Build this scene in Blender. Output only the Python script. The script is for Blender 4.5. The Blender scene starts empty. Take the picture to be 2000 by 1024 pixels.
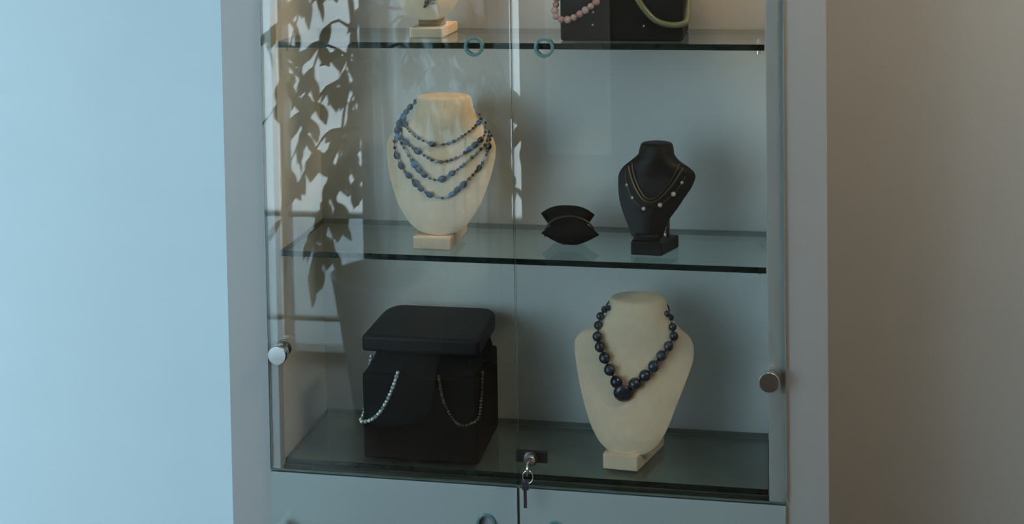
import bpy, bmesh, math, random
from mathutils import Vector, Matrix

random.seed(11)
SC = bpy.context.scene
COL = SC.collection

# ------------------------------------------------------------------ camera
F_PX, YAW, PITCH, ROLL, CY = 2653.3, 0.18618, 0.0406, -0.01576, -114.5
cam_data = bpy.data.cameras.new('camera')
cam = bpy.data.objects.new('camera', cam_data)
COL.objects.link(cam)
cam_data.sensor_fit = 'HORIZONTAL'
cam_data.sensor_width = 36.0
cam_data.lens = F_PX / 2000.0 * 36.0
cam_data.shift_y = -(512.0 - CY) / 2000.0
cam_data.clip_start = 0.02
_fw = Vector((-math.sin(YAW), math.cos(YAW), 0)); _rt = Vector((math.cos(YAW), math.sin(YAW), 0)); _up = Vector((0, 0, 1))
_f2 = _fw * math.cos(PITCH) - _up * math.sin(PITCH); _u2 = _up * math.cos(PITCH) + _fw * math.sin(PITCH)
_r3 = _rt * math.cos(ROLL) + _u2 * math.sin(ROLL); _u3 = _u2 * math.cos(ROLL) - _rt * math.sin(ROLL)
M = Matrix((( _r3.x, _u3.x, -_f2.x, 0.83454), (_r3.y, _u3.y, -_f2.y, -2.19452), (_r3.z, _u3.z, -_f2.z, 1.7), (0, 0, 0, 1)))
cam.matrix_world = M
SC.camera = cam

# ------------------------------------------------------------------ world, sun, exposure
world = bpy.data.worlds.new('sky'); SC.world = world
world.use_nodes = True
bg = world.node_tree.nodes['Background']
bg.inputs['Color'].default_value = (0.62, 0.85, 1.0, 1)
bg.inputs['Strength'].default_value = 4.0
sun_data = bpy.data.lights.new('sun', 'SUN')
sun_data.energy = 10.5
sun_data.color = (1.0, 0.98, 0.95)
sun_data.angle = math.radians(1.0)
sun = bpy.data.objects.new('sun', sun_data); COL.objects.link(sun)
# the sun stands behind the building, so the street in front is sunlit beyond the building's own shadow
sun.rotation_euler = Vector((-0.25, -0.62, -1.0)).to_track_quat('-Z', 'Y').to_euler()

vs = SC.view_settings
vs.view_transform = 'Standard'; vs.look = 'None'; vs.gamma = 1.0; vs.use_curve_mapping = False
vs.exposure = 0.65
SC.cycles.max_bounces = 14
SC.cycles.transparent_max_bounces = 24
SC.cycles.diffuse_bounces = 5
SC.cycles.glossy_bounces = 6
SC.cycles.caustics_reflective = False
SC.cycles.caustics_refractive = False
SC.cycles.sample_clamp_indirect = 6.0
SC.cycles.use_denoising = True

# ------------------------------------------------------------------ materials
def newmat(name):
    m = bpy.data.materials.new(name); m.use_nodes = True
    nt = m.node_tree
    return m, nt, nt.nodes['Principled BSDF']

def plain(name, col, rough=0.5, metal=0.0, var=0.0, scale=40.0, bump=0.0, bscale=300.0, coat=0.0, sheen=0.0, stretch=None, spec=0.5):
    m, nt, p = newmat(name)
    p.inputs['Roughness'].default_value = rough
    p.inputs['Metallic'].default_value = metal
    p.inputs['Coat Weight'].default_value = coat
    p.inputs['Specular IOR Level'].default_value = spec
    p.inputs['Coat Roughness'].default_value = 0.06
    if sheen: p.inputs['Sheen Weight'].default_value = sheen
    tc = nt.nodes.new('ShaderNodeTexCoord')
    src = tc.outputs['Object']
    if stretch:
        mp = nt.nodes.new('ShaderNodeMapping'); mp.inputs['Scale'].default_value = stretch
        nt.links.new(src, mp.inputs['Vector']); src = mp.outputs['Vector']
    n = nt.nodes.new('ShaderNodeTexNoise'); n.inputs['Scale'].default_value = scale; n.inputs['Detail'].default_value = 5
    nt.links.new(src, n.inputs['Vector'])
    r = nt.nodes.new('ShaderNodeValToRGB')
    lo = tuple(max(0, c * (1 - var)) for c in col) + (1,); hi = tuple(min(1, c * (1 + var)) for c in col) + (1,)
    r.color_ramp.elements[0].position = 0.3; r.color_ramp.elements[1].position = 0.7
    r.color_ramp.elements[0].color = lo; r.color_ramp.elements[1].color = hi
    nt.links.new(n.outputs['Fac'], r.inputs['Fac']); nt.links.new(r.outputs['Color'], p.inputs['Base Color'])
    if bump:
        n2 = nt.nodes.new('ShaderNodeTexNoise'); n2.inputs['Scale'].default_value = bscale; n2.inputs['Detail'].default_value = 3
        nt.links.new(src, n2.inputs['Vector'])
        b = nt.nodes.new('ShaderNodeBump'); b.inputs['Strength'].default_value = bump; b.inputs['Distance'].default_value = 0.002
        nt.links.new(n2.outputs['Fac'], b.inputs['Height']); nt.links.new(b.outputs['Normal'], p.inputs['Normal'])
    return m

def pane_glass(name, tint, f0=0.043):
    """thin clear glass: see-through with a Schlick mirror on each face"""
    m = bpy.data.materials.new(name); m.use_nodes = True
    nt = m.node_tree; nt.nodes.clear()
    out = nt.nodes.new('ShaderNodeOutputMaterial')
    tr = nt.nodes.new('ShaderNodeBsdfTransparent'); tr.inputs['Color'].default_value = tint + (1,)
    gl = nt.nodes.new('ShaderNodeBsdfGlossy'); gl.inputs['Roughness'].default_value = 0.0
    gl.inputs['Color'].default_value = (1, 1, 1, 1)
    lw = nt.nodes.new('ShaderNodeLayerWeight'); lw.inputs['Blend'].default_value = 0.5
    pw = nt.nodes.new('ShaderNodeMath'); pw.operation = 'POWER'; pw.inputs[1].default_value = 5.0
    mu = nt.nodes.new('ShaderNodeMath'); mu.operation = 'MULTIPLY_ADD'; mu.inputs[1].default_value = 1 - f0; mu.inputs[2].default_value = f0
    mx = nt.nodes.new('ShaderNodeMixShader')
    nt.links.new(lw.outputs['Facing'], pw.inputs[0]); nt.links.new(pw.outputs[0], mu.inputs[0])
    nt.links.new(mu.outputs[0], mx.inputs[0]); nt.links.new(tr.outputs[0], mx.inputs[1]); nt.links.new(gl.outputs[0], mx.inputs[2])
    nt.links.new(mx.outputs[0], out.inputs['Surface'])
    return m

def glow(name, col, s):
    m, nt, p = newmat(name)
    p.inputs['Base Color'].default_value = col + (1,)
    p.inputs['Emission Color'].default_value = col + (1,); p.inputs['Emission Strength'].default_value = s
    return m

def leaf_mat():
    m, nt, p = newmat('ficus_leaf')
    oi = nt.nodes.new('ShaderNodeObjectInfo')
    r = nt.nodes.new('ShaderNodeValToRGB')
    r.color_ramp.elements[0].color = (0.26, 0.22, 0.08, 1); r.color_ramp.elements[1].color = (0.46, 0.31, 0.13, 1)
    nt.links.new(oi.outputs['Random'], r.inputs['Fac']); nt.links.new(r.outputs['Color'], p.inputs['Base Color'])
    p.inputs['Roughness'].default_value = 0.4
    t = nt.nodes.new('ShaderNodeBsdfTranslucent'); nt.links.new(r.outputs['Color'], t.inputs['Color'])
    mx = nt.nodes.new('ShaderNodeMixShader'); mx.inputs[0].default_value = 0.6
    nt.links.new(p.outputs[0], mx.inputs[1]); nt.links.new(t.outputs[0], mx.inputs[2])
    nt.links.new(mx.outputs[0], nt.nodes['Material Output'].inputs['Surface'])
    return m

def curtain_mat():
    m, nt, p = newmat('off_white_curtain')
    p.inputs['Base Color'].default_value = (0.45, 0.46, 0.46, 1); p.inputs['Roughness'].default_value = 0.9
    w = nt.nodes.new('ShaderNodeTexNoise'); w.inputs['Scale'].default_value = 350
    r = nt.nodes.new('ShaderNodeValToRGB'); r.color_ramp.elements[0].color = (0.68, 0.72, 0.74, 1); r.color_ramp.elements[1].color = (0.78, 0.82, 0.84, 1)
    nt.links.new(w.outputs['Fac'], r.inputs['Fac'])
    t = nt.nodes.new('ShaderNodeBsdfTranslucent'); nt.links.new(r.outputs['Color'], t.inputs['Color'])
    mx = nt.nodes.new('ShaderNodeMixShader'); mx.inputs[0].default_value = 0.88
    nt.links.new(p.outputs[0], mx.inputs[1]); nt.links.new(t.outputs[0], mx.inputs[2])
    nt.links.new(mx.outputs[0], nt.nodes['Material Output'].inputs['Surface'])
    return m

MAT = {
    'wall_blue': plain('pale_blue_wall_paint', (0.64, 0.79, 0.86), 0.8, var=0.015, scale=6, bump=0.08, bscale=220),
    'wall_grey': plain('grey_wall', (0.385, 0.40, 0.395), 0.8, var=0.02, scale=6, bump=0.12, bscale=220),
    'wall_white': plain('white_wall_paint', (0.74, 0.75, 0.75), 0.8, var=0.015, scale=6, bump=0.08, bscale=220),
    'wall_taupe': plain('taupe_wall_paint', (0.20, 0.19, 0.18), 0.8, var=0.03, scale=6, bump=0.08, bscale=220),
    'curtain': curtain_mat(),
    'ceiling': plain('white_ceiling_paint', (0.78, 0.78, 0.76), 0.85, var=0.01, scale=5),
    'floor': plain('brown_floor', (0.15, 0.095, 0.065), 0.45, var=0.3, scale=9, stretch=(1, 6, 1)),
    'frame': plain('light_grey_lacquer', (0.36, 0.375, 0.38), 0.42, var=0.012, scale=8),
    'inner': plain('grey_white_lining', (0.625, 0.635, 0.635), 0.6, var=0.015, scale=8),
    'base': plain('compartment_shade_green', (0.19, 0.215, 0.195), 0.5, var=0.15, scale=20),  # dark tone stands for the shade under the bottom glass shelf
    'lower': plain('back_painted_grey_glass', (0.30, 0.38, 0.395), 0.5, var=0.015, scale=6, coat=0.6),
    'door_glass': pane_glass('clear_door_glass', (0.965, 0.985, 0.98), 0.042),
    'shelf_glass': pane_glass('clear_shelf_glass', (0.90, 0.945, 0.935), 0.04),
    'shop_glass': pane_glass('shopfront_glass', (0.97, 0.99, 0.985), 0.04),
    'edge': plain('dark_green_glass_edge', (0.003, 0.012, 0.010), 0.15, spec=0.3, var=0.2, scale=30),
    'edge_back': plain('grey_green_glass_edge', (0.16, 0.21, 0.20), 0.3, var=0.1, scale=30),
    'trim_dark': plain('dark_green_strip', (0.010, 0.020, 0.017), 0.4, var=0.2, scale=30),
    'door_edge': plain('teal_glass_edge', (0.09, 0.17, 0.17), 0.15, var=0.1, scale=30),
    'ring': plain('teal_clear_plastic', (0.10, 0.23, 0.25), 0.12, var=0.1, scale=60, coat=0.5),
    'chrome': plain('polished_chrome', (0.80, 0.82, 0.83), 0.10, metal=1.0),
    'steel': plain('dark_steel', (0.10, 0.10, 0.11), 0.32, metal=0.8),
    'black_plastic': plain('black_plastic', (0.012, 0.012, 0.014), 0.35),
    'cream': plain('cream_linen', (0.70, 0.55, 0.40), 0.8, var=0.05, scale=60, bump=0.25, bscale=900, sheen=0.2),
    'tan': plain('tan_linen', (0.40, 0.29, 0.18), 0.85, var=0.06, scale=60, bump=0.25, bscale=900),
    'black': plain('black_leatherette', (0.005, 0.005, 0.006), 0.5, var=0.2, spec=0.25, scale=30, bump=0.1, bscale=400),
    'velvet': plain('black_velvet', (0.004, 0.0036, 0.0034), 0.75, spec=0.15, var=0.2, scale=60),
    'navy_bead': plain('navy_stone', (0.012, 0.020, 0.040), 0.22, var=0.5, scale=90, coat=0.4),
    'bead_navy': plain('dark_navy_glass', (0.010, 0.020, 0.060), 0.2, var=0.3, scale=200),
    'bead_blue': plain('sky_blue_stone', (0.05, 0.13, 0.28), 0.25, var=0.3, scale=200),
    'bead_pale': plain('pale_blue_pearl', (0.28, 0.36, 0.42), 0.25, var=0.1, scale=200),
    'bead_brown': plain('brown_stone', (0.10, 0.055, 0.022), 0.3, var=0.3, scale=200),
    'bead_black': plain('black_stone', (0.012, 0.016, 0.018), 0.2),
    'bead_teal': plain('teal_stone', (0.05, 0.12, 0.13), 0.25, var=0.3, scale=200),
    'pearl': plain('white_pearl', (0.42, 0.41, 0.39), 0.2, coat=0.5),
    'pink': plain('rose_quartz', (0.50, 0.24, 0.24), 0.3, var=0.15, scale=150),
    'pink_pale': plain('pale_rose_quartz', (0.52, 0.34, 0.32), 0.3, var=0.1, scale=150),
    'olive': plain('olive_jade', (0.17, 0.17, 0.08), 0.3, var=0.15, scale=60),
    'silver': plain('pale_silver', (0.62, 0.68, 0.68), 0.22, metal=0.7),
    'dull_silver': plain('tarnished_silver', (0.07, 0.075, 0.065), 0.3, metal=0.7),
    'gold': plain('antique_gold', (0.13, 0.095, 0.055), 0.3, metal=0.8),
    'bronze': plain('brown_bronze', (0.12, 0.07, 0.05), 0.4, metal=0.3),
    'cord': plain('grey_brown_cord', (0.16, 0.14, 0.11), 0.7),
    'planter': plain('grey_planter', (0.34, 0.37, 0.41), 0.55, var=0.05, scale=12),
    'soil': plain('dark_soil', (0.03, 0.022, 0.015), 0.95, var=0.4, scale=40, bump=0.6, bscale=60),
    'bark': plain('brown_grey_bark', (0.16, 0.125, 0.09), 0.8, var=0.3, scale=30, bump=0.4, bscale=90),
    'leaf': leaf_mat(),
    'post': plain('brown_grey_metal', (0.17, 0.155, 0.145), 0.5, var=0.05, scale=20),
    'bar': plain('dark_grey_metal', (0.06, 0.065, 0.07), 0.4),
    'pavement': plain('pale_pavement', (0.44, 0.45, 0.455), 0.85, var=0.06, scale=2.5),
    'facade': plain('pale_facade', (0.55, 0.54, 0.51), 0.85, var=0.05, scale=3),
    'bulb': glow('warm_bulb', (1.0, 0.72, 0.42), 25.0),
    'paper': plain('white_paper', (0.85, 0.86, 0.86), 0.7),
}

# ------------------------------------------------------------------ mesh helpers
def mesh_obj(name, verts, faces, mat, parent=None, smooth=False, loc=(0, 0, 0)):
    me = bpy.data.meshes.new(name)
    me.from_pydata([tuple(v) for v in verts], [], faces); me.update()
    return link(name, me, mat, parent, smooth, loc)

def link(name, me, mat, parent=None, smooth=False, loc=(0, 0, 0)):
    if mat is not None and not me.materials: me.materials.append(MAT[mat])
    if smooth:
        for f in me.polygons: f.use_smooth = True
    o = bpy.data.objects.new(name, me); COL.objects.link(o)
    if parent is not None:
        o.parent = parent
        o.location = Vector(loc)
    else:
        o.location = Vector(loc)
    return o

def rel(parent, o):
    """keep world placement of vertices given in world coordinates under a parent at parent.location"""
    o.parent = parent
    o.location = o.location - world_loc(parent)
    return o

def world_loc(o):
    v = Vector(o.location)
    while o.parent is not None:
        o = o.parent; v += Vector(o.location)
    return v

def centre(o):
    """move the origin of a mesh built in world coordinates to its own middle"""
    me = o.data
    lo = Vector((1e9,) * 3); hi = -lo
    for v in me.vertices:
        for i in range(3):
            lo[i] = min(lo[i], v.co[i]); hi[i] = max(hi[i], v.co[i])
    c = (lo + hi) / 2
    me.transform(Matrix.Translation(-c)); o.location = Vector(o.location) + c
    return o

def W(name, verts, faces, mat, parent=None, smooth=False):
    """mesh given in world coordinates"""
    o = centre(mesh_obj(name, verts, faces, mat, None, smooth))
    if parent is not None: rel(parent, o)
    return o

def box_vf(x0, x1, y0, y1, z0, z1):
    v = [(x0, y0, z0), (x1, y0, z0), (x1, y1, z0), (x0, y1, z0), (x0, y0, z1), (x1, y0, z1), (x1, y1, z1), (x0, y1, z1)]
    f = [(0, 3, 2, 1), (4, 5, 6, 7), (0, 1, 5, 4), (1, 2, 6, 5), (2, 3, 7, 6), (3, 0, 4, 7)]
    return v, f

def box(name, x0, x1, y0, y1, z0, z1, mat, parent=None, bevel=0.0, seg=2):
    v, f = box_vf(x0, x1, y0, y1, z0, z1)
    o = W(name, v, f, mat, parent)
    if bevel:
        b = o.modifiers.new('bevel', 'BEVEL'); b.width = bevel; b.segments = seg; b.limit_method = 'ANGLE'
    return o

def tube_vf(pts, rad, n=8, caps=True):
    pts = [Vector(p) for p in pts]
    rr = rad if isinstance(rad, (list, tuple)) else [rad] * len(pts)
    V, Fc = [], []
    prev = None
    for i, p in enumerate(pts):
        t = (pts[min(i + 1, len(pts) - 1)] - pts[max(i - 1, 0)]).normalized()
        if prev is None:
            a = t.orthogonal().normalized()
        else:
            a = (prev - t * prev.dot(t)).normalized()
        prev = a; b = t.cross(a)
        for k in range(n):
            an = 2 * math.pi * k / n
            V.append(p + (a * math.cos(an) + b * math.sin(an)) * rr[i])
    for i in range(len(pts) - 1):
        for k in range(n):
            Fc.append((i * n + k, i * n + (k + 1) % n, (i + 1) * n + (k + 1) % n, (i + 1) * n + k))
    if caps:
        Fc.append(tuple(range(n - 1, -1, -1))); Fc.append(tuple((len(pts) - 1) * n + k for k in range(n)))
    return V, Fc

def tube(name, pts, rad, mat, parent=None, n=8):
    v, f = tube_vf(pts, rad, n)
    return W(name, v, f, mat, parent, smooth=True)

def lathe_vf(prof, n=32, axis='z'):
    """prof: list of (r, h); closed solid of revolution about the local axis"""
    V, Fc = [], []
    for r, h in prof:
        for k in range(n):
            a = 2 * math.pi * k / n
            c, s = r * math.cos(a), r * math.sin(a)
            V.append((c, s, h) if axis == 'z' else (c, -h, s))
    m = len(prof)
    for i in range(m - 1):
        for k in range(n):
            q = (i * n + k, i * n + (k + 1) % n, (i + 1) * n + (k + 1) % n, (i + 1) * n + k)
            Fc.append(q)
    Fc.append(tuple(range(n - 1, -1, -1))); Fc.append(tuple((m - 1) * n + k for k in range(n)))
    return V, Fc

def lathe(name, prof, loc, mat, parent=None, n=32, axis='z', smooth=True):
    v, f = lathe_vf(prof, n, axis)
    v = [Vector(p) + Vector(loc) for p in v]
    o = W(name, v, f, mat, parent, smooth)
    es = o.modifiers.new('edges', 'EDGE_SPLIT'); es.split_angle = math.radians(40)
    return o

def ring_vf(r0, r1, y0, y1, n=32):
    """flat washer about the y axis"""
    V, Fc = [], []
    for r, y in ((r1, y0), (r1, y1), (r0, y1), (r0, y0)):
        for k in range(n):
            a = 2 * math.pi * k / n; V.append((r * math.cos(a), y, r * math.sin(a)))
    for i in range(4):
        j = (i + 1) % 4
        for k in range(n):
            Fc.append((i * n + k, i * n + (k + 1) % n, j * n + (k + 1) % n, j * n + k))
    return V, Fc

def empty(name, loc, label, cat, group=None):
    o = bpy.data.objects.new(name, None); COL.objects.link(o)
    o.location = loc; o.empty_display_size = 0.05
    o['label'] = label; o['category'] = cat
    if group: o['group'] = group
    return o

def tag(o, label, cat, group=None):
    o['label'] = label; o['category'] = cat
    if group: o['group'] = group
    return o

def struct(o):
    o['kind'] = 'structure'; return o

def spline(pts, step):
    """Catmull-Rom through pts, resampled at even arc length"""
    P = [Vector(p) for p in pts]
    P = [P[0] * 2 - P[1]] + P + [P[-1] * 2 - P[-2]]
    fine = []
    for i in range(1, len(P) - 2):
        for k in range(24):
            t = k / 24
            fine.append(0.5 * ((2 * P[i]) + (P[i + 1] - P[i - 1]) * t + (2 * P[i - 1] - 5 * P[i] + 4 * P[i + 1] - P[i + 2]) * t * t + (3 * P[i] - P[i - 1] - 3 * P[i + 1] + P[i + 2]) * t ** 3))
    fine.append(P[-2])
    L = [0]
    for a, b in zip(fine, fine[1:]): L.append(L[-1] + (b - a).length)
    n = max(2, int(round(L[-1] / step)))
    out = []; j = 0
    for k in range(n + 1):
        d = L[-1] * k / n
        while j < len(L) - 2 and L[j + 1] < d: j += 1
        t = 0 if L[j + 1] == L[j] else (d - L[j]) / (L[j + 1] - L[j])
        out.append(fine[j].lerp(fine[j + 1], t))
    return out

# unit bead meshes, shared between beads of one look
_beads = {}
def bead_mesh(mat):
    if mat not in _beads:
        bm = bmesh.new(); bmesh.ops.create_uvsphere(bm, u_segments=12, v_segments=8, radius=1.0)
        me = bpy.data.meshes.new('bead_' + mat); bm.to_mesh(me); bm.free()
        me.materials.append(MAT[mat])
        for f in me.polygons: f.use_smooth = True
        _beads[mat] = me
    return _beads[mat]

def bead(mat, p, r, parent, name='bead', sc=(1, 1, 1), rot=None):
    o = bpy.data.objects.new(name, bead_mesh(mat)); COL.objects.link(o)
    o.parent = parent; o.location = Vector(p) - world_loc(parent)
    o.scale = (r * sc[0], r * sc[1], r * sc[2])
    if rot is not None: o.rotation_euler = rot
    return o

# ================================================================== the room
YW = 0.272          # plane of the wall behind the cabinet
YS = -2.45          # plane of the shopfront
XL, XR, ZC = -2.7, 2.7, 2.7
struct(box('floor', XL, XR, YS, YW, -0.05, 0.0, 'floor'))
struct(box('ceiling', XL - 0.2, XR + 0.2, YS - 0.1, YW + 0.2, ZC, ZC + 0.2, 'ceiling'))
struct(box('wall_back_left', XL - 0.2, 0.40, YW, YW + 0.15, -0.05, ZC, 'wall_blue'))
struct(box('wall_back_right', 0.40, XR + 0.2, YW, YW + 0.15, -0.05, ZC, 'wall_grey'))  # greyer and darker than the left half of this wall
struct(box('wall_left', XL - 0.15, XL, YS - 0.1, YW, -0.05, ZC, 'wall_white'))
struct(box('wall_right', XR, XR + 0.15, YS - 0.1, YW, -0.05, ZC, 'wall_grey'))
struct(box('wall_front', 0.06, XR, YS - 0.12, YS, -0.05, ZC, 'wall_taupe'))
struct(box('trim_shadow_parapet', XL - 0.2, XR + 0.2, YS - 0.14, YS + 0.3, ZC + 0.2, ZC + 0.75, 'facade'))  # unseen, added so the building's shadow covers the near pavement

# the shopfront glazing opposite the cabinet
gw = bpy.data.objects.new('window_1', None); COL.objects.link(gw); gw.location = (-1.3, YS - 0.05, 0); gw['kind'] = 'structure'
posts = [(-2.70, -2.62), (-1.68, -1.60), (-0.905, -0.89), (-0.60, -0.51), (-0.16, -0.08), (-0.02, 0.06)]
for a, b in posts:
    box('post', a, b, YS - 0.08, YS, 0.0, 2.55, 'post', gw, bevel=0.004)
box('head_rail', -2.70, 0.06, YS - 0.08, YS, 2.55, ZC, 'post', gw)
box('sill', -2.70, 0.06, YS - 0.08, YS + 0.01, -0.02, 0.03, 'post', gw, bevel=0.004)
for (a, b), (c, d) in zip(posts, posts[1:]):
    for z0, z1 in ((0.128, 0.142), (0.51, 0.524)):
        box('glazing_bar', b, c, YS - 0.055, YS - 0.03, z0, z1, 'bar', gw)
    if b > -0.6: box('dimming_panel', b, c, YS - 0.07, YS - 0.05, 0.03, 0.51, 'post', gw)  # opaque panel added to cut the light through these lower bays
    box('pane', b, c, YS - 0.046, YS - 0.040, 0.03, 2.55, 'shop_glass', gw)
cu = empty('curtain', (-0.31, YS + 0.06, 0.04), 'off-white pleated curtain hanging in the shopfront behind the ficus', 'curtain')
cv, cf = [], []
NC = 96
for j, zz in enumerate((0.04, 2.50)):
    for i in range(NC + 1):
        cv.append((-0.535 + 0.490 * i / NC, YS + 0.055 + 0.012 * math.sin(i * 0.78) + (0.006 * math.sin(i * 0.31) if j == 0 else 0), zz))
for i in range(NC): cf.append((i, i + 1, NC + 2 + i, NC + 1 + i))
o_ = W('cloth', cv, cf, 'curtain', cu, smooth=True)
sd_ = o_.modifiers.new('thick', 'SOLIDIFY'); sd_.thickness = 0.001
tube('curtain_rod', [(-0.58, YS + 0.055, 2.515), (-0.05, YS + 0.055, 2.515)], 0.01, 'steel', cu)
struct(box('ground_outside', -14, 14, -22, YS - 0.08, -0.15, -0.03, 'pavement'))

# ================================================================== the display cabinet
X0, X1 = 0.0, 0.83                    # opening
XA, XB = -0.0905, 0.9245              # outside
XM = 0.4183                           # gap between the doors
ZD = 0.699                            # between lower and upper doors
ZTOP = 2.14
Z1, Z2, Z3 = 1.4392, 1.0768, 0.7112   # tops of the glass shelves
YB = 0.2457
cab = empty('display_cabinet', (0.415, 0.13, 0.0), 'tall light grey display cabinet with glass doors and glass shelves', 'cabinet')
for a, b, nm in ((XA, X0, 'stile'), (X1, XB, 'stile')):
    box(nm, a, b, 0.0, 0.022, 0.0, ZTOP, 'frame', cab, bevel=0.0015)
box('side_panel', XA, XA + 0.018, 0.022, YW - 0.001, 0.0, ZTOP, 'frame', cab)
box('side_panel', XB - 0.018, XB, 0.022, YW - 0.001, 0.0, ZTOP, 'frame', cab)
box('inner_side', X0 - 0.016, X0, 0.022, YB + 0.002, 0.0, ZTOP - 0.03, 'inner', cab)
box('inner_side', X1, X1 + 0.016, 0.022, YB + 0.002, 0.0, ZTOP - 0.03, 'inner', cab)
box('back_panel', XA + 0.018, XB - 0.018, YB + 0.002, YW - 0.002, 0.0, ZTOP - 0.03, 'inner', cab)
box('top_panel', X0, X1, 0.0, YB + 0.002, ZTOP - 0.03, ZTOP, 'frame', cab)
box('plinth', X0, X1, 0.004, 0.022, 0.0, 0.06, 'frame', cab)
box('shade_board_strip', X0, X1, 0.013, 0.018, Z3 - 0.034, Z3 - 0.0115, 'trim_dark', cab)  # dark strip added over the paler front of the shade board
box('lower_backing', X0, X1, 0.001, 0.012, 0.062, ZD - 0.006, 'frame', cab)
box('compartment_shade_board', X0, X1, 0.018, YB + 0.001, Z3 - 0.034, Z3 - 0.0115, 'base', cab)  # added board, coloured dark in place of the unlit compartment below

# glass shelves with dark green front edges and small pegs
def glass_slab(name, x0, x1, y0, y1, z0, z1, face_mat, edge_mat, parent, axis):
    v, f = box_vf(x0, x1, y0, y1, z0, z1)
    o = W(name, v, f, face_mat, parent)
    o.data.materials.append(MAT[edge_mat])
    o.data.materials.append(MAT['edge_back'])
    for pl in o.data.polygons:
        if abs(pl.normal[axis]) < 0.5: pl.material_index = 2 if pl.normal.y > 0.5 else 1
    return o
for z in (Z1, Z2, Z3):
    sh = glass_slab('shelf', X0 + 0.003, X1 - 0.002, 0.017, YB, z - 0.010, z, 'shelf_glass', 'edge', cab, 2)
    for px in (X0 + 0.012, X1 - 0.012):
        for py in (0.045, 0.20):
            if z != Z3:
                lathe('shelf_peg', [(0.0035, 0), (0.0035, 0.008), (0.002, 0.009)], (px, py, z - 0.019), 'chrome', sh, n=10)

# glass doors: a plate with a drilled finger hole, hinge knob and finger ring
def door_mesh(x0, x1, z0, z1, hx, hz, hr, y0=-0.0065, y1=-0.0005, n=32):
    bm = bmesh.new()
    c = [bm.verts.new((x, y0, z)) for x, z in ((x0, z0), (x1, z0), (x1, z1), (x0, z1))]
    h = [bm.verts.new((hx + hr * math.cos(2 * math.pi * k / n), y0, hz + hr * math.sin(2 * math.pi * k / n))) for k in range(n)]
    ed = [bm.edges.new((c[i], c[(i + 1) % 4])) for i in range(4)] + [bm.edges.new((h[i], h[(i + 1) % n])) for i in range(n)]
    g = bmesh.ops.triangle_fill(bm, use_beauty=True, use_dissolve=False, edges=ed)
    faces = [e for e in g['geom'] if isinstance(e, bmesh.types.BMFace)]
    r = bmesh.ops.extrude_face_region(bm, geom=faces)
    bmesh.ops.translate(bm, verts=[e for e in r['geom'] if isinstance(e, bmesh.types.BMVert)], vec=(0, y1 - y0, 0))
    bmesh.ops.recalc_face_normals(bm, faces=bm.faces)
    me = bpy.data.meshes.new('door'); bm.to_mesh(me); bm.free()
    return me

def knob(name, x, z, parent, r=0.0165, length=0.024):
    o = lathe(name, [(r * 0.80, 0.0), (r * 0.80, length * 0.45), (r * 0.98, length * 0.55), (r, length * 0.62), (r, length * 0.93), (r * 0.93, length)],
              (x, -0.0066, z), 'chrome', parent, axis='y')
    lathe('inner_washer', [(r * 0.75, 0.0), (r * 0.75, 0.006), (r * 0.6, 0.009)], (x, 0.0087, z), 'steel', o, axis='y') if X0 < x < X1 else None
    return o

def finger_ring(x, z, parent):
    v, f = ring_vf(0.0115, 0.0165, -0.0105, 0.002)
    v = [(a + x, b, c + z) for a, b, c in v]
    o = W('finger_ring', v, f, 'ring', parent, smooth=False)
    b = o.modifiers.new('bevel', 'BEVEL'); b.width = 0.0012; b.segments = 2; b.limit_method = 'ANGLE'
    return o

def door(name, x0, x1, z0, z1, hx, hz, mat, edge):
    me = door_mesh(x0, x1, z0, z1, hx, hz, 0.0155)
    o = link(name, me, mat)
    me.materials.append(MAT[edge])
    for pl in me.polygons:
        if abs(pl.normal.y) < 0.5: pl.material_index = 1
    centre(o); rel(cab, o)
    finger_ring(hx, hz, o)
    return o
dl = door('glass_door', -0.0165, XM - 0.0012, ZD + 0.001, 2.12, 0.3555, 1.4360, 'door_glass', 'door_edge')
dr = door('glass_door', XM + 0.0012, 0.8575, ZD + 0.001, 2.12, 0.4730, 1.4350, 'door_glass', 'door_edge')
ll = door('lower_door', -0.0165, XM - 0.0022, 0.07, ZD - 0.0025, 0.3625, 0.6330, 'lower', 'door_edge')
lr = door('lower_door', XM + 0.0022, 0.8560, 0.07, ZD - 0.0025, 0.4800, 0.6290, 'lower', 'door_edge')
knob('hinge_knob', 0.0085, 0.9080, dl); knob('hinge_knob', 0.8315, 0.9050, dr)
knob('hinge_knob', 0.0085, 0.5990, ll); knob('hinge_knob', 0.8315, 0.5990, lr)

# lock clamped on the right glass door, with its key
lock = box('lock_body', 0.4130, 0.4670, 0.0005, 0.011, 0.7375, 0.7560, 'black_plastic', dr, bevel=0.0015)
lathe('lock_cylinder', [(0.0085, 0), (0.0085, 0.010), (0.0075, 0.0115), (0.004, 0.0115)], (0.4405, -0.0066, 0.7475), 'chrome', dr, axis='y')
lathe('lock_plate', [(0.012, 0), (0.012, 0.0025), (0.011, 0.003)], (0.4405, -0.0066, 0.7475), 'steel', dr, axis='y')
key = empty('cabinet_key', (0.4405, -0.02, 0.72), 'small steel key on a ring hanging in the glass door lock', 'key')
box('blade', 0.4396, 0.4414, -0.0300, -0.0165, 0.7450, 0.7500, 'steel', key)
v, f = ring_vf(0.0035, 0.0105, -0.0012, 0.0012, 20)
v = [(b + 0.4405, a * 0.95 - 0.0345, c + 0.7420) for a, b, c in v]
W('bow', v, f, 'chrome', key)
loop = [(0.4405 + 0.0085 * math.sin(t), -0.0375, 0.7300 + 0.0105 * math.cos(t)) for t in [2 * math.pi * k / 24 for k in range(25)]]
tube('key_ring', loop, 0.0009, 'chrome', key, n=6)
box('spare_key_bow', 0.4300, 0.4420, -0.0386, -0.0366, 0.7080, 0.7230, 'steel', key, bevel=0.0009)
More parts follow.
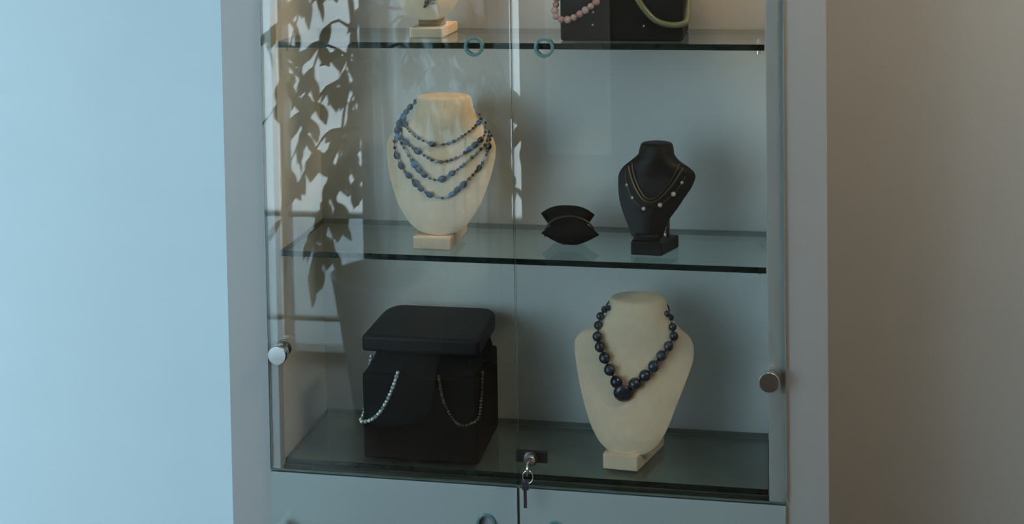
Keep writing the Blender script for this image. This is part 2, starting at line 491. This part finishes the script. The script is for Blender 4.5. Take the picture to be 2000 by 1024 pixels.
box('spare_key_blade', 0.4330, 0.4385, -0.0384, -0.0368, 0.6780, 0.7090, 'steel', key)

# small warm downlight recessed in the cabinet top
dlamp = lathe('downlight', [(0.036, 0), (0.036, 0.006), (0.030, 0.012)], (0.60, 0.13, ZTOP - 0.0425), 'chrome', cab)
lathe('downlight_bulb', [(0.022, 0), (0.022, 0.002)], (0.60, 0.13, ZTOP - 0.0446), 'bulb', dlamp, n=20)
sp = bpy.data.lights.new('downlight_lamp', 'SPOT'); sp.energy = 12.0; sp.color = (1.0, 0.66, 0.36)
sp.spot_size = math.radians(120); sp.spot_blend = 0.8; sp.shadow_soft_size = 0.06
so = bpy.data.objects.new('downlight_lamp', sp); COL.objects.link(so); so.location = (0.60, 0.13, ZTOP - 0.05)

# warm ceiling lamp over the right part of the room
cl = empty('ceiling_lamp', (1.75, -0.75, ZC), 'round warm ceiling lamp on the right of the room', 'lamp')
lathe('lamp_rim', [(0.16, 0), (0.16, 0.02), (0.12, 0.03)], (1.75, -0.75, ZC - 0.031), 'chrome', cl)
lathe('lamp_diffuser', [(0.02, 0), (0.10, 0.02), (0.14, 0.05)], (1.75, -0.75, ZC - 0.082), 'paper', cl)
pl_ = bpy.data.lights.new('ceiling_bulb', 'POINT'); pl_.energy = 21.0; pl_.color = (1.0, 0.80, 0.58); pl_.shadow_soft_size = 0.1
po = bpy.data.objects.new('ceiling_bulb', pl_); COL.objects.link(po); po.location = (1.75, -0.75, ZC - 0.2)

# ================================================================== necklace busts
class Bust:
    """a leaf-shaped necklace form: rows of (z, centre x, half width); the front face leans back by k"""
    def __init__(self, rows, y0, z0, k, neck_r, bulge, thick):
        self.rows = sorted(rows); self.y0, self.z0, self.k = y0, z0, k
        self.zt = self.rows[-1][0]; self.zb = self.rows[0][0]
        self.neck_r, self.bulge, self.thick = neck_r, bulge, thick
    def row(self, z):
        R = self.rows
        z = min(max(z, R[0][0]), R[-1][0])
        for a, b in zip(R, R[1:]):
            if z <= b[0]:
                t = (z - a[0]) / (b[0] - a[0]); return a[1] + (b[1] - a[1]) * t, a[2] + (b[2] - a[2]) * t
        return R[-1][1], R[-1][2]
    def depth(self, z):
        t = (z - self.zb) / (self.zt - self.zb)
        s = min(1, max(0, (t - 0.62) / 0.28)); s = s * s * (3 - 2 * s)
        e = min(1, t / 0.12)
        fr = (self.bulge * (0.45 + 0.55 * t) * (1 - s) + self.neck_r * 0.9 * s) * (0.4 + 0.6 * e)
        bk = (self.thick * (1 - s) + self.neck_r * s) * (0.5 + 0.5 * e)
        return fr, bk, s
    def front(self, x, z):
        cx, hw = self.row(z); fr, bk, s = self.depth(z)
        u = min(1, abs(x - cx) / hw)
        return self.y0 + self.k * (z - self.z0) - fr * (1 - u ** (2.0)) ** (1.0 - 0.5 * s)
    def mesh(self, name, mat, parent):
        V, Fc = [], []
        N = 14
        zs = []
        for a, b in zip(self.rows, self.rows[1:]):
            zs += [a[0], (a[0] + b[0]) / 2]
        zs.append(self.zt)
        for z in zs:
            cx, hw = self.row(z); fr, bk, s = self.depth(z)
            yb = self.y0 + self.k * (z - self.z0)
            for i in range(N + 1):
                u = -math.cos(math.pi * i / N)
                V.append((cx + hw * u, yb - fr * max(0, 1 - u * u) ** (1.0 - 0.5 * s), z))
            for i in range(1, N):
                u = math.cos(math.pi * i / N)
                V.append((cx + hw * u, yb + bk * max(0, 1 - u * u) ** 0.5, z))
        n = 2 * N
        for r in range(len(zs) - 1):
            for i in range(n):
                Fc.append((r * n + i, r * n + (i + 1) % n, (r + 1) * n + (i + 1) % n, (r + 1) * n + i))
        Fc.append(tuple(range(n - 1, -1, -1)))
        # domed cap on the neck
        top = len(zs) - 1; cx, hw = self.row(self.zt); yb = self.y0 + self.k * (self.zt - self.z0)
        base = len(V)
        for i in range(n):
            p = V[top * n + i]
            V.append((cx + (p[0] - cx) * 0.9, yb + (p[1] - yb) * 0.9, self.zt + 0.004))
        for i in range(n):
            Fc.append((top * n + i, top * n + (i + 1) % n, base + (i + 1) % n, base + i))
        Fc.append(tuple(base + i for i in range(n)))
        o = W(name, V, Fc, mat, parent, smooth=True)
        s = o.modifiers.new('sub', 'SUBSURF'); s.levels = 1; s.render_levels = 2
        return o

def wedge(name, fl, fr, bl, br, z0, z1, mat, parent, bevel=0.002):
    v = [fl + (z0,), fr + (z0,), br + (z0,), bl + (z0,), fl + (z1,), fr + (z1,), br + (z1,), bl + (z1,)]
    f = [(0, 3, 2, 1), (4, 5, 6, 7), (0, 1, 5, 4), (1, 2, 6, 5), (2, 3, 7, 6), (3, 0, 4, 7)]
    o = W(name, v, f, mat, parent)
    b = o.modifiers.new('bevel', 'BEVEL'); b.width = bevel; b.segments = 2; b.limit_method = 'ANGLE'
    return o

K = 0.28
# cream bust on the bottom shelf
B3 = Bust([(0.9814, 0.6078, 0.0488), (0.9666, 0.6084, 0.0518), (0.9526, 0.6094, 0.0561), (0.9362, 0.6078, 0.0719), (0.9237, 0.6037, 0.0952),
           (0.9098, 0.6024, 0.1044), (0.8870, 0.6028, 0.1033), (0.8464, 0.5987, 0.0919), (0.8062, 0.5960, 0.0777), (0.7743, 0.5958, 0.0652),
           (0.7506, 0.5954, 0.0503), (0.7360, 0.5949, 0.0312), (0.7310, 0.5942, 0.0156)], 0.066, 0.7344, K, 0.040, 0.028, 0.012)
b3 = empty('necklace_bust', (0.60, 0.10, Z3), 'large cream linen necklace bust on the bottom glass shelf', 'bust', 'cream necklace busts')
B3.mesh('bust_form', 'cream', b3)
wedge('foot', (0.553, 0.055), (0.612, 0.051), (0.570, 0.170), (0.649, 0.168), Z3, Z3 + 0.026, 'cream', b3)
wedge('support', (0.570, 0.092), (0.625, 0.092), (0.575, 0.125), (0.620, 0.125), Z3 + 0.026, Z3 + 0.11, 'tan', b3)
# cream bust on the middle shelf
B2 = Bust([(1.3294, 0.2683, 0.0492), (1.3137, 0.2700, 0.0519), (1.2964, 0.2708, 0.0574), (1.2773, 0.2683, 0.0762), (1.2618, 0.2665, 0.0941),
           (1.2472, 0.2672, 0.0995), (1.2258, 0.2678, 0.0988), (1.1918, 0.2677, 0.0912), (1.1496, 0.2682, 0.0753), (1.1161, 0.2692, 0.0523),
           (1.1030, 0.2696, 0.0327), (1.0980, 0.2700, 0.0150)], 0.072, 1.1057, K, 0.040, 0.028, 0.012)
b2 = empty('necklace_bust', (0.265, 0.11, Z2), 'cream linen necklace bust wearing blue strands on the middle shelf', 'bust', 'cream necklace busts')
B2.mesh('bust_form', 'cream', b2)
wedge('foot', (0.229, 0.052), (0.296, 0.052), (0.229, 0.185), (0.296, 0.185), Z2, Z2 + 0.022, 'cream', b2)
wedge('support', (0.240, 0.098), (0.290, 0.098), (0.243, 0.130), (0.287, 0.130), Z2 + 0.022, Z2 + 0.10, 'tan', b2)
# cream bust on the top shelf
B1 = Bust([(1.7185, 0.2405, 0.0461), (1.7021, 0.2418, 0.0483), (1.6821, 0.2428, 0.0529), (1.6640, 0.2407, 0.0734), (1.6460, 0.2395, 0.0920),
           (1.6325, 0.2397, 0.0979), (1.6057, 0.2411, 0.0976), (1.5657, 0.2424, 0.0870), (1.5216, 0.2458, 0.0650), (1.5040, 0.2492, 0.0565),
           (1.4866, 0.2497, 0.0450), (1.4745, 0.2515, 0.0312), (1.4690, 0.2519, 0.0160)], 0.095, 1.4684, K, 0.040, 0.026, 0.012)
b1 = empty('necklace_bust', (0.25, 0.14, Z1), 'cream linen necklace bust with brown pendant on the top shelf', 'bust', 'cream necklace busts')
B1.mesh('bust_form', 'cream', b1)
wedge('foot', (0.221, 0.084), (0.280, 0.084), (0.221, 0.205), (0.280, 0.205), Z1, Z1 + 0.018, 'cream', b1)
wedge('support', (0.228, 0.120), (0.275, 0.120), (0.230, 0.150), (0.272, 0.150), Z1 + 0.018, Z1 + 0.10, 'tan', b1)
# small black bust
BK = Bust([(1.2545, 0.6453, 0.0275), (1.2470, 0.6449, 0.0296), (1.2378, 0.6446, 0.0309), (1.2278, 0.6429, 0.0413), (1.2187, 0.6446, 0.0552),
           (1.2104, 0.6464, 0.0638), (1.2013, 0.6456, 0.0664), (1.1863, 0.6427, 0.0633), (1.1697, 0.6374, 0.0567), (1.1532, 0.6337, 0.0493),
           (1.1326, 0.6297, 0.0371), (1.1164, 0.6304, 0.0298), (1.1020, 0.6305, 0.0263)], 0.080, 1.1107, K, 0.027, 0.018, 0.010)
bk = empty('necklace_bust', (0.64, 0.10, Z2), 'small black leatherette necklace bust on the middle glass shelf', 'bust')
BK.mesh('bust_form', 'black', bk)
wedge('foot', (0.604, 0.064), (0.656, 0.062), (0.606, 0.126), (0.681, 0.122), Z2, Z2 + 0.022, 'black', bk)
wedge('waist', (0.607, 0.071), (0.652, 0.071), (0.609, 0.096), (0.652, 0.096), Z2 + 0.018, Z2 + 0.034, 'black', bk, 0.005)
tube('support_rod', [(0.664, 0.105, Z2 + 0.02), (0.664, 0.108, Z2 + 0.055), (0.655, 0.112, Z2 + 0.09)], 0.003, 'steel', bk)
bead('silver', (0.658, 0.092, Z2 + 0.028), 0.004, bk, 'clasp')

# ================================================================== necklaces on the busts
def on(B, x, z, lift): return Vector((x, B.front(x, z) - lift, z))

def collar_behind(B, a, b, n=10, lift=0.004):
    """an arc from a to b round the back of the neck"""
    z = (a.z + b.z) / 2; cx, hw = B.row(max(a.z, b.z) + 0.006); yb = B.y0 + B.k * (z - B.z0)
    fr, bk_, s = B.depth(B.zt); out = []
    for i in range(n + 1):
        t = math.pi * i / n
        out.append(Vector((cx - (hw + lift) * math.cos(t), yb + (bk_ + lift) * math.sin(t), a.z + (b.z - a.z) * i / n + 0.010 * math.sin(t))))
    return out

# graduated navy beads with a round pendant
nk = empty('bead_necklace', (0.605, 0.06, 0.90), 'graduated dark navy bead necklace with round pendant on the bottom bust', 'necklace')
left = [(0.5589, 0.9679), (0.5510, 0.9627), (0.5441, 0.9518), (0.5418, 0.9394), (0.5420, 0.9255), (0.5468, 0.9095), (0.5551, 0.8920), (0.5642, 0.8739), (0.5759, 0.8560)]
right = [(0.6599, 0.9629), (0.6652, 0.9542), (0.6697, 0.9431), (0.6724, 0.9303), (0.6638, 0.9154), (0.6518, 0.8996), (0.6390, 0.8830), (0.6245, 0.8679), (0.6073, 0.8543)]
rl = [0.0052, 0.0062, 0.0072, 0.0080, 0.0088, 0.0094, 0.0102, 0.0104, 0.0108]
pts_l, pts_r = [], []
for lst, acc in ((left, pts_l), (right, pts_r)):
    for i, (x, z) in enumerate(lst):
        p = on(B3, x, z, rl[i] * 0.9); acc.append(p)
        bead('navy_bead', p, rl[i], nk)
pend = on(B3, 0.5876, 0.8374, 0.007)
bead('navy_bead', pend, 0.0170, nk, 'pendant', sc=(1, 0.5, 0.95), rot=(0.27, 0, 0))
loopb = collar_behind(B3, pts_l[0], pts_r[0])
tube('cord', pts_l[::-1] + loopb + pts_r, 0.0016, 'bead_black', nk, n=6)

# four strands of mixed blue beads
ms = empty('strand_necklace', (0.27, 0.07, 1.25), 'four-strand necklace of blue, black and brown beads on the middle bust', 'necklace')
S = [[(0.2205, 1.3213), (0.2064, 1.3081), (0.1981, 1.2916), (0.2205, 1.2705), (0.2460, 1.2573), (0.2692, 1.2527), (0.2962, 1.2591), (0.3227, 1.2757), (0.3380, 1.2930), (0.3304, 1.3065)],
     [(0.2066, 1.3047), (0.1950, 1.2804), (0.2027, 1.2591), (0.2285, 1.2425), (0.2660, 1.2247), (0.2976, 1.2295), (0.3214, 1.2444), (0.3460, 1.2660), (0.3460, 1.2900)],
     [(0.1942, 1.2933), (0.1900, 1.2700), (0.2103, 1.2379), (0.2319, 1.2129), (0.2538, 1.1966), (0.2748, 1.1945), (0.2986, 1.2077), (0.3204, 1.2250), (0.3500, 1.2534), (0.3540, 1.2760)],
     [(0.1910, 1.2846), (0.1860, 1.2503), (0.1920, 1.2291), (0.2047, 1.2081), (0.2220, 1.1933), (0.2411, 1.1770), (0.2672, 1.1651), (0.2871, 1.1656), (0.3089, 1.1811), (0.3305, 1.2025), (0.3475, 1.2239), (0.3555, 1.2492), (0.3580, 1.2705)]]
rng = random.Random(5)
kinds = ['bead_navy', 'bead_black', 'bead_navy', 'bead_blue', 'bead_brown', 'bead_teal', 'bead_black', 'bead_navy', 'bead_pale', 'bead_teal']
for si, ps in enumerate(S):
    pp = spline([(x, 0, z) for x, z in ps], 0.0035)
    path = [on(B2, q.x, q.z, 0.0045) for q in pp]
    tube('cord', path, 0.0009, 'cord', ms, n=5)
    d = 0.0; i = 0; nxt = 0.002
    for a, b in zip(path, path[1:]):
        seg = (b - a).length
        while d + seg >= nxt:
            p = a.lerp(b, (nxt - d) / max(seg, 1e-6))
            big = rng.random() < 0.33
            r = rng.uniform(0.0046, 0.0060) if big else rng.uniform(0.0022, 0.0034)
            kd = kinds[rng.randrange(4)] if big else kinds[rng.randrange(2, 10)]
            ang = math.atan2(b.z - a.z, b.x - a.x)
            bead(kd, p, r, ms, sc=(1.35 if big else 1.1, 0.8, 1.0), rot=(0, -ang, 0))
            nxt += r * 1.35 + rng.uniform(0.003, 0.0065)
        d += seg
e1, e2 = on(B2, 0.2205, 1.3213, 0.004), on(B2, 0.3304, 1.3065, 0.004)
tube('cord', collar_behind(B2, e1, e2), 0.0018, 'bead_black', ms, n=6)

# small dark pendant on the top bust
pd = empty('pendant_necklace', (0.255, 0.09, 1.52), 'brown leafy pendant on a thin cord hanging on the top bust', 'necklace')
cordp = [on(B1, x, z, 0.002) for x, z in [(0.200, 1.672), (0.205, 1.63), (0.225, 1.56), (0.256, 1.510), (0.275, 1.56), (0.285, 1.63), (0.285, 1.672)]]
tube('cord', spline(cordp, 0.006) , 0.0008, 'cord', pd, n=5)
for (x, z, r, a) in [(0.256, 1.5045, 0.0075, 0.6), (0.2500, 1.4955, 0.0040, 0.9), (0.2680, 1.5090, 0.0070, 0.4), (0.2500, 1.5110, 0.006, -0.3), (0.262, 1.4990, 0.0035, 0.2)]:
    bead('bronze', on(B1, x, z, 0.003), r, pd, 'leaf', sc=(1.3, 0.35, 0.6), rot=(0.2, -a, 0))

# gold chains on the black bust
def chain_on(B, pts, r, mat, parent, lift=0.003):
    pp = spline([(x, 0, z) for x, z in pts], 0.003)
    return tube('chain', [on(B, q.x, q.z, lift) for q in pp], r, mat, parent, n=6)
c1 = [(0.5985, 1.2208), (0.6021, 1.2060), (0.6102, 1.1856), (0.6216, 1.1696), (0.6303, 1.1641), (0.6415, 1.1636), (0.6543, 1.1720), (0.6712, 1.1896), (0.6839, 1.2079), (0.6900, 1.2200)]
g1 = empty('gold_chain', (0.645, 0.07, 1.19), 'double antique gold chain on the small black bust', 'necklace')
chain_on(BK, c1, 0.0016, 'gold', g1)
chain_on(BK, [(x + 0.0050 * (0.642 - x) / 0.04, z + 0.005) for x, z in c1], 0.0011, 'gold', g1)
g2 = empty('pearl_chain', (0.645, 0.07, 1.17), 'thin chain with small white pearls, lowest on the small black bust', 'necklace')
c2 = [(0.5925, 1.2100), (0.5954, 1.1918), (0.6053, 1.1691), (0.6253, 1.1526), (0.6459, 1.1556), (0.6527, 1.1590), (0.6629, 1.1666), (0.6748, 1.1766), (0.6880, 1.1941), (0.6950, 1.2050)]
chain_on(BK, c2, 0.0007, 'gold', g2)
for (x, z), r in (((0.6527, 1.1590), 0.0040), ((0.6748, 1.1766), 0.0042), ((0.6253, 1.1526), 0.0036), ((0.6053, 1.1691), 0.0028), ((0.5954, 1.1890), 0.0026), ((0.6890, 1.1950), 0.0028)):
    bead('pearl', on(BK, x, z, 0.003), r, g2, 'pearl')

# ================================================================== black bracelet stands
def pad_slab(name, x0, x1, y0, y1, z0, z1, rc_back, mat, parent, bev):
    """slab whose back corners are cut round"""
    out = [(x0, y0), (x1, y0)]
    n = 8
    for i in range(n + 1):
        a = math.pi / 2 * i / n
        out.append((x1 - rc_back * (1 - math.cos(a)), y1 - rc_back * 1.6 + rc_back * 1.6 * math.sin(a)))
    for i in range(n + 1):
        a = math.pi / 2 * i / n
        out.append((x0 + rc_back * (1 - math.sin(a)), y1 - rc_back * 1.6 + rc_back * 1.6 * math.cos(a)))
    m = len(out)
    V = [(x, y, z0) for x, y in out] + [(x, y, z1) for x, y in out]
    Fc = [tuple(range(m - 1, -1, -1)), tuple(range(m, 2 * m))] + [(i, (i + 1) % m, m + (i + 1) % m, m + i) for i in range(m)]
    o = W(name, V, Fc, mat, parent)
    b = o.modifiers.new('bevel', 'BEVEL'); b.width = bev; b.segments = 3; b.limit_method = 'ANGLE'; b.angle_limit = math.radians(40)
    return o

def stand(x0, x1, y0, y1, zs, label):
    t = empty('bracelet_stand', ((x0 + x1) / 2, (y0 + y1) / 2, zs), label, 'stand', 'black bracelet stands')
    box('block', x0, x1, y0, y1 - 0.004, zs, zs + 0.150, 'velvet', t, bevel=0.005, seg=3)
    # waist: a tapered neck between block and pad
    wx = 0.026
    v = [(x0 + 0.004, y0 + 0.004, zs + 0.148), (x1 - 0.004, y0 + 0.004, zs + 0.148), (x1 - 0.004, y1 - 0.02, zs + 0.148), (x0 + 0.004, y1 - 0.02, zs + 0.148),
         (x0 + wx, y0 + 0.016, zs + 0.190), (x1 - 0.012, y0 + 0.016, zs + 0.190), (x1 - 0.012, y1 - 0.03, zs + 0.190), (x0 + wx, y1 - 0.03, zs + 0.190)]
    W('waist', v, [(0, 3, 2, 1), (4, 5, 6, 7), (0, 1, 5, 4), (1, 2, 6, 5), (2, 3, 7, 6), (3, 0, 4, 7)], 'velvet', t)
    pad_slab('top_pad', x0 + 0.001, x1 + 0.004, y0 - 0.002, y1, zs + 0.188, zs + 0.217, 0.030, 'black', t, 0.006)
    return t
stand(0.1375, 0.3425, 0.037, 0.215, Z3, 'black bracelet stand on the bottom shelf with silver bracelets')
stand(0.4920, 0.6960, 0.048, 0.215, Z1, 'black bracelet stand on the top shelf with pink bracelet')

def corner_loop(x_in, x_c, y_f, z_hi, z_lo, side, bulge=0.004, reach=0.07):
    """a strand that falls over the front face and round the front corner at x_c, rising again on the side face"""
    pts = []
    n = 9
    for i in range(n):
        t = i / (n - 1)
        x = x_in + (x_c - x_in) * t
        z = z_hi - (z_hi - z_lo) * (1 - (1 - t) ** 2.2)
        pts.append((x, y_f - bulge, z))
    pts.append((x_c + side * bulge * 1.0, y_f, z_lo + 0.001))
    for i in range(1, n):
        t = i / (n - 1)
        pts.append((x_c + side * bulge, y_f + reach * t, z_lo + (z_hi - z_lo) * t ** 2.2))
    return pts

def bead_strand(name, label, path, r, mats, group=None, sq=1.0):
    p = spline(path, r * 1.85)
    c = sum(p, Vector()) / len(p)
    t = empty(name, c, label, 'bracelet', group)
    for i, q in enumerate(p):
        bead(mats[i % len(mats)], q, r * (1 + 0.08 * math.sin(i * 2.3)), t)
    return t
bead_strand('bead_bracelet', 'pale silver blue bead bracelet over the left corner of the bottom stand',
            corner_loop(0.2030, 0.1375, 0.037, 0.8660, 0.7770, -1, 0.004), 0.0038, ['silver', 'bead_pale', 'silver'])
# the second bracelet of the bottom stand hangs as an open loop near the right corner
path = [(0.2757, 0.033, 0.8630), (0.2790, 0.033, 0.8400), (0.2856, 0.033, 0.8146), (0.3031, 0.033, 0.7871), (0.3192, 0.033, 0.7809),
        (0.3391, 0.034, 0.7890), (0.3455, 0.039, 0.8020), (0.3460, 0.050, 0.8300), (0.3460, 0.060, 0.8640)]
bead_strand('bead_bracelet', 'thin dull silver bracelet on the right corner of the bottom stand', path, 0.0028, ['dull_silver'])
path = [(0.5600, 0.043, 1.5150), (0.5523, 0.042, 1.5045), (0.5324, 0.041, 1.4899), (0.5106, 0.041, 1.4775), (0.4934, 0.042, 1.4765), (0.4830, 0.048, 1.4850), (0.4840, 0.060, 1.5050), (0.4845, 0.085, 1.5500), (0.4850, 0.10, 1.5800)]
bead_strand('bead_bracelet', 'pink rose quartz bead bracelet on the left corner of the top stand', path, 0.0062, ['pink_pale', 'pink', 'pink_pale'])
path = [(0.6140, 0.043, 1.5350), (0.6239, 0.042, 1.5087), (0.6388, 0.042, 1.4875), (0.6555, 0.042, 1.4732), (0.6807, 0.042, 1.4675), (0.7010, 0.046, 1.4720), (0.7035, 0.060, 1.4900), (0.7040, 0.085, 1.5350), (0.7040, 0.10, 1.5700)]
pth = spline(path, 0.004)
bang = tag(tube('jade_bangle', pth, 0.0052, 'olive', None, n=10), 'smooth olive green jade bangle on the right corner of the top stand', 'bracelet')
for x, z, w in ((0.5480, 1.4885, 'left upper'), (0.5470, 1.4670, 'left lower'), (0.6320, 1.4655, 'right')):
    o = bpy.data.objects.new('pearl_stud', bead_mesh('pearl')); COL.objects.link(o); o.location = (x, 0.0465, z); o.scale = (0.0019,) * 3
    tag(o, {'left upper': 'tiny pearl stud right of the pink bracelet, upper one', 'left lower': 'tiny pearl stud right of the pink bracelet, lower one', 'right': 'tiny pearl stud left of the olive bangle'}[w], 'earring', 'pearl studs on the top stand')

# ================================================================== small black bracelet pillow
def lens(name, c, hx, ry, rz, mat, parent, droop=0.0, flat=None, pw=1.3):
    V, Fc = [], []
    nu, n = 18, 14
    for i in range(nu + 1):
        u = -1 + 2 * i / nu
        s = max(0.02, 1 - abs(u) ** pw)
        for k in range(n):
            a = 2 * math.pi * k / n
            z = c[2] + droop * u * u + rz * s * math.sin(a)
            if flat is not None: z = max(z, flat)
            V.append((c[0] + hx * u, c[1] + ry * s * math.cos(a), z))
    for i in range(nu):
        for k in range(n):
            Fc.append((i * n + k, i * n + (k + 1) % n, (i + 1) * n + (k + 1) % n, (i + 1) * n + k))
    Fc.append(tuple(range(n - 1, -1, -1))); Fc.append(tuple(nu * n + k for k in range(n)))
    return W(name, V, Fc, mat, parent, smooth=True)
pw_ = empty('bracelet_pillow', (0.49, 0.13, Z2), 'small black bracelet pillow on the middle shelf beside black bust', 'pillow')
lens('front_pad', (0.4935, 0.118, 1.0990), 0.0505, 0.024, 0.0240, 'velvet', pw_, droop=-0.004, flat=Z2 + 0.0004, pw=1.7)
lens('back_pad', (0.4850, 0.150, 1.1120), 0.0475, 0.022, 0.0250, 'velvet', pw_, droop=0.010, flat=Z2 + 0.0004, pw=2.4)
lens('fold', (0.4880, 0.136, 1.0950), 0.040, 0.026, 0.0200, 'velvet', pw_, flat=Z2 + 0.0004, pw=2.6)
arc = []
for i in range(22):
    a = math.pi * (1.06 - 1.0 * i / 21)
    arc.append((0.4920 + 0.0430 * math.cos(a), 0.121 + 0.004 * math.cos(a), 1.0950 + 0.0300 * math.sin(a)))
tag(tube('chain_bracelet', arc, 0.0017, 'dull_silver', None, n=6), 'thin dark silver bracelet laid over the black pillow', 'bracelet')

# ================================================================== potted ficus by the shopfront (mirrored in the glass doors)
PX, PY = -0.37, -2.00
ft = empty('potted_ficus', (PX, PY, 0), 'ficus with drooping olive leaves in a tall tapered grey planter', 'plant')
lathe('planter', [(0.115, 0), (0.125, 0.02), (0.188, 0.44), (0.194, 0.46), (0.180, 0.462), (0.172, 0.42)], (PX, PY, 0.0), 'planter', ft, n=40)
lathe('soil', [(0.170, 0), (0.170, 0.012), (0.10, 0.02)], (PX, PY, 0.418), 'soil', ft, n=24)
trng = random.Random(21)
stems = [[(PX, PY, 0.43), (PX + 0.02, PY + 0.01, 0.75), (PX - 0.01, PY, 1.15), (PX + 0.02, PY - 0.02, 1.6), (PX + 0.03, PY, 2.05)],
         [(PX - 0.03, PY + 0.02, 0.43), (PX - 0.06, PY + 0.03, 0.8), (PX - 0.10, PY + 0.02, 1.25), (PX - 0.16, PY, 1.75)]]
for s_ in stems:
    q = spline(s_, 0.06); n = len(q)
    tube('stem', q, [0.016 * (1 - 0.6 * i / n) for i in range(n)], 'bark', ft, n=8)
def stem_at(k, z):
    s_ = stems[k]
    for a, b in zip(s_, s_[1:]):
        if z <= b[2]:
            t = (z - a[2]) / (b[2] - a[2]); return Vector(a).lerp(Vector(b), max(0, t))
    return Vector(s_[-1])
# leaf: pointed oval, folded along the midrib and curved at the tip
LV, LF = [], []
prof = [(0.0, 0.0), (0.10, 0.40), (0.28, 0.85), (0.48, 1.0), (0.68, 0.82), (0.86, 0.42), (1.0, 0.03)]
for t, w in prof:
    zc = -0.10 * t * t
    for sx in (-1, 0, 1):
        LV.append((sx * w * 0.27, t, zc + (0.07 * w if sx else 0)))
for i in range(len(prof) - 1):
    for k in range(2):
        a = i * 3 + k; LF.append((a, a + 1, a + 4, a + 3))
leaf_me = bpy.data.meshes.new('leaf'); leaf_me.from_pydata(LV, [], LF); leaf_me.materials.append(MAT['leaf'])
for f_ in leaf_me.polygons: f_.use_smooth = True
leaf_spots = []
BR = [(1, 0.95, -0.62, -1.92, 0.45), (1, 0.90, -0.74, -2.02, 0.62), (1, 1.05, -0.70, -1.94, 0.78), (1, 1.15, -0.80, -2.08, 0.95),
      (1, 1.25, -0.62, -1.88, 1.00), (1, 1.35, -0.78, -2.00, 1.20), (1, 1.45, -0.66, -2.10, 1.30), (1, 1.60, -0.84, -1.95, 1.50),
      (1, 1.70, -0.60, -1.90, 1.62), (1, 1.10, -0.54, -1.90, 0.50), (0, 1.10, -0.52, -2.12, 0.92), (0, 1.30, -0.48, -1.86, 1.08),
      (1, 1.20, -0.50, -2.06, 0.72), (1, 1.50, -0.74, -2.04, 1.08),
      (0, 1.25, -0.18, -1.95, 1.05), (0, 1.18, -0.22, -2.05, 0.88), (0, 1.32, -0.10, -2.02, 0.84), (0, 1.40, 0.02, -2.05, 1.02), (0, 1.50, 0.12, -1.98, 0.88), (0, 1.35, -0.08, -1.92, 0.98), (0, 1.55, -0.10, -1.88, 1.30),
      (0, 1.60, 0.04, -1.96, 0.76), (0, 1.75, 0.06, -2.00, 1.50), (0, 1.85, -0.25, -2.10, 1.75), (0, 1.95, -0.45, -1.95, 1.85), (0, 2.00, -0.10, -1.95, 2.00)]
for (k, z, tx, ty, tz) in BR:
    a = stem_at(k, z); b = Vector((tx, ty, tz))
    m1 = a.lerp(b, 0.45) + Vector((0, 0, 0.10 + 0.12 * abs(a.z - b.z)))
    q = spline([a, m1, b], 0.03); n = len(q)
    tube('branch', q, [0.0055 * (1 - 0.75 * i / n) for i in range(n)], 'bark', ft, n=6)
    for i in range(max(2, n // 6), n):
        dr_ = (q[min(i + 1, n - 1)] - q[i - 1]).normalized()
        sd = Vector((trng.uniform(-1, 1), trng.uniform(-0.6, 0.6), 0))
        for rp in range(2):
            if trng.random() < (0.58 if k == 1 else 0.45): continue
            d = dr_ * 0.35 + sd * (1 if rp == 0 else -1) * 0.8 + Vector((0, 0, trng.uniform(-1.1, -0.35)))
            leaf_spots.append((q[i], d.normalized(), trng.uniform(0.075, 0.105), trng.uniform(-1.0, 1.0)))
# the leaves that show largest in the doors, one by one; the rest of the crown as one part
leaf_spots.sort(key=lambda t: t[0].z)
fv, ff = [], []
for i, (p, d, L, tw) in enumerate(leaf_spots):
    q = d.to_track_quat('Y', 'Z') @ Matrix.Rotation(tw, 3, 'Y').to_quaternion()
    if i < 300:
        o = bpy.data.objects.new('leaf', leaf_me); COL.objects.link(o); o.parent = ft
        o.location = p - Vector((PX, PY, 0)); o.rotation_mode = 'QUATERNION'; o.rotation_quaternion = q; o.scale = (L, L, L)
    else:
        b0 = len(fv)
        for v in LV: fv.append(p + q @ (Vector(v) * L))
        for f_ in LF: ff.append(tuple(b0 + k for k in f_))
print('leaves', len(leaf_spots))
if fv:
    fo = W('upper_foliage', fv, ff, 'leaf', ft, smooth=True); fo['kind'] = 'stuff'
# pale framed picture on the solid part of the wall opposite the cabinet
pic = empty('framed_picture', (0.17, YS, 1.1), 'pale picture in thin white frame on the wall opposite the cabinet', 'picture')
box('picture_frame', 0.075, 0.30, YS + 0.0005, YS + 0.014, 0.77, 1.35, 'paper', pic, bevel=0.002)
box('picture_sheet', 0.090, 0.285, YS + 0.014, YS + 0.016, 0.785, 1.335, 'wall_white', pic)
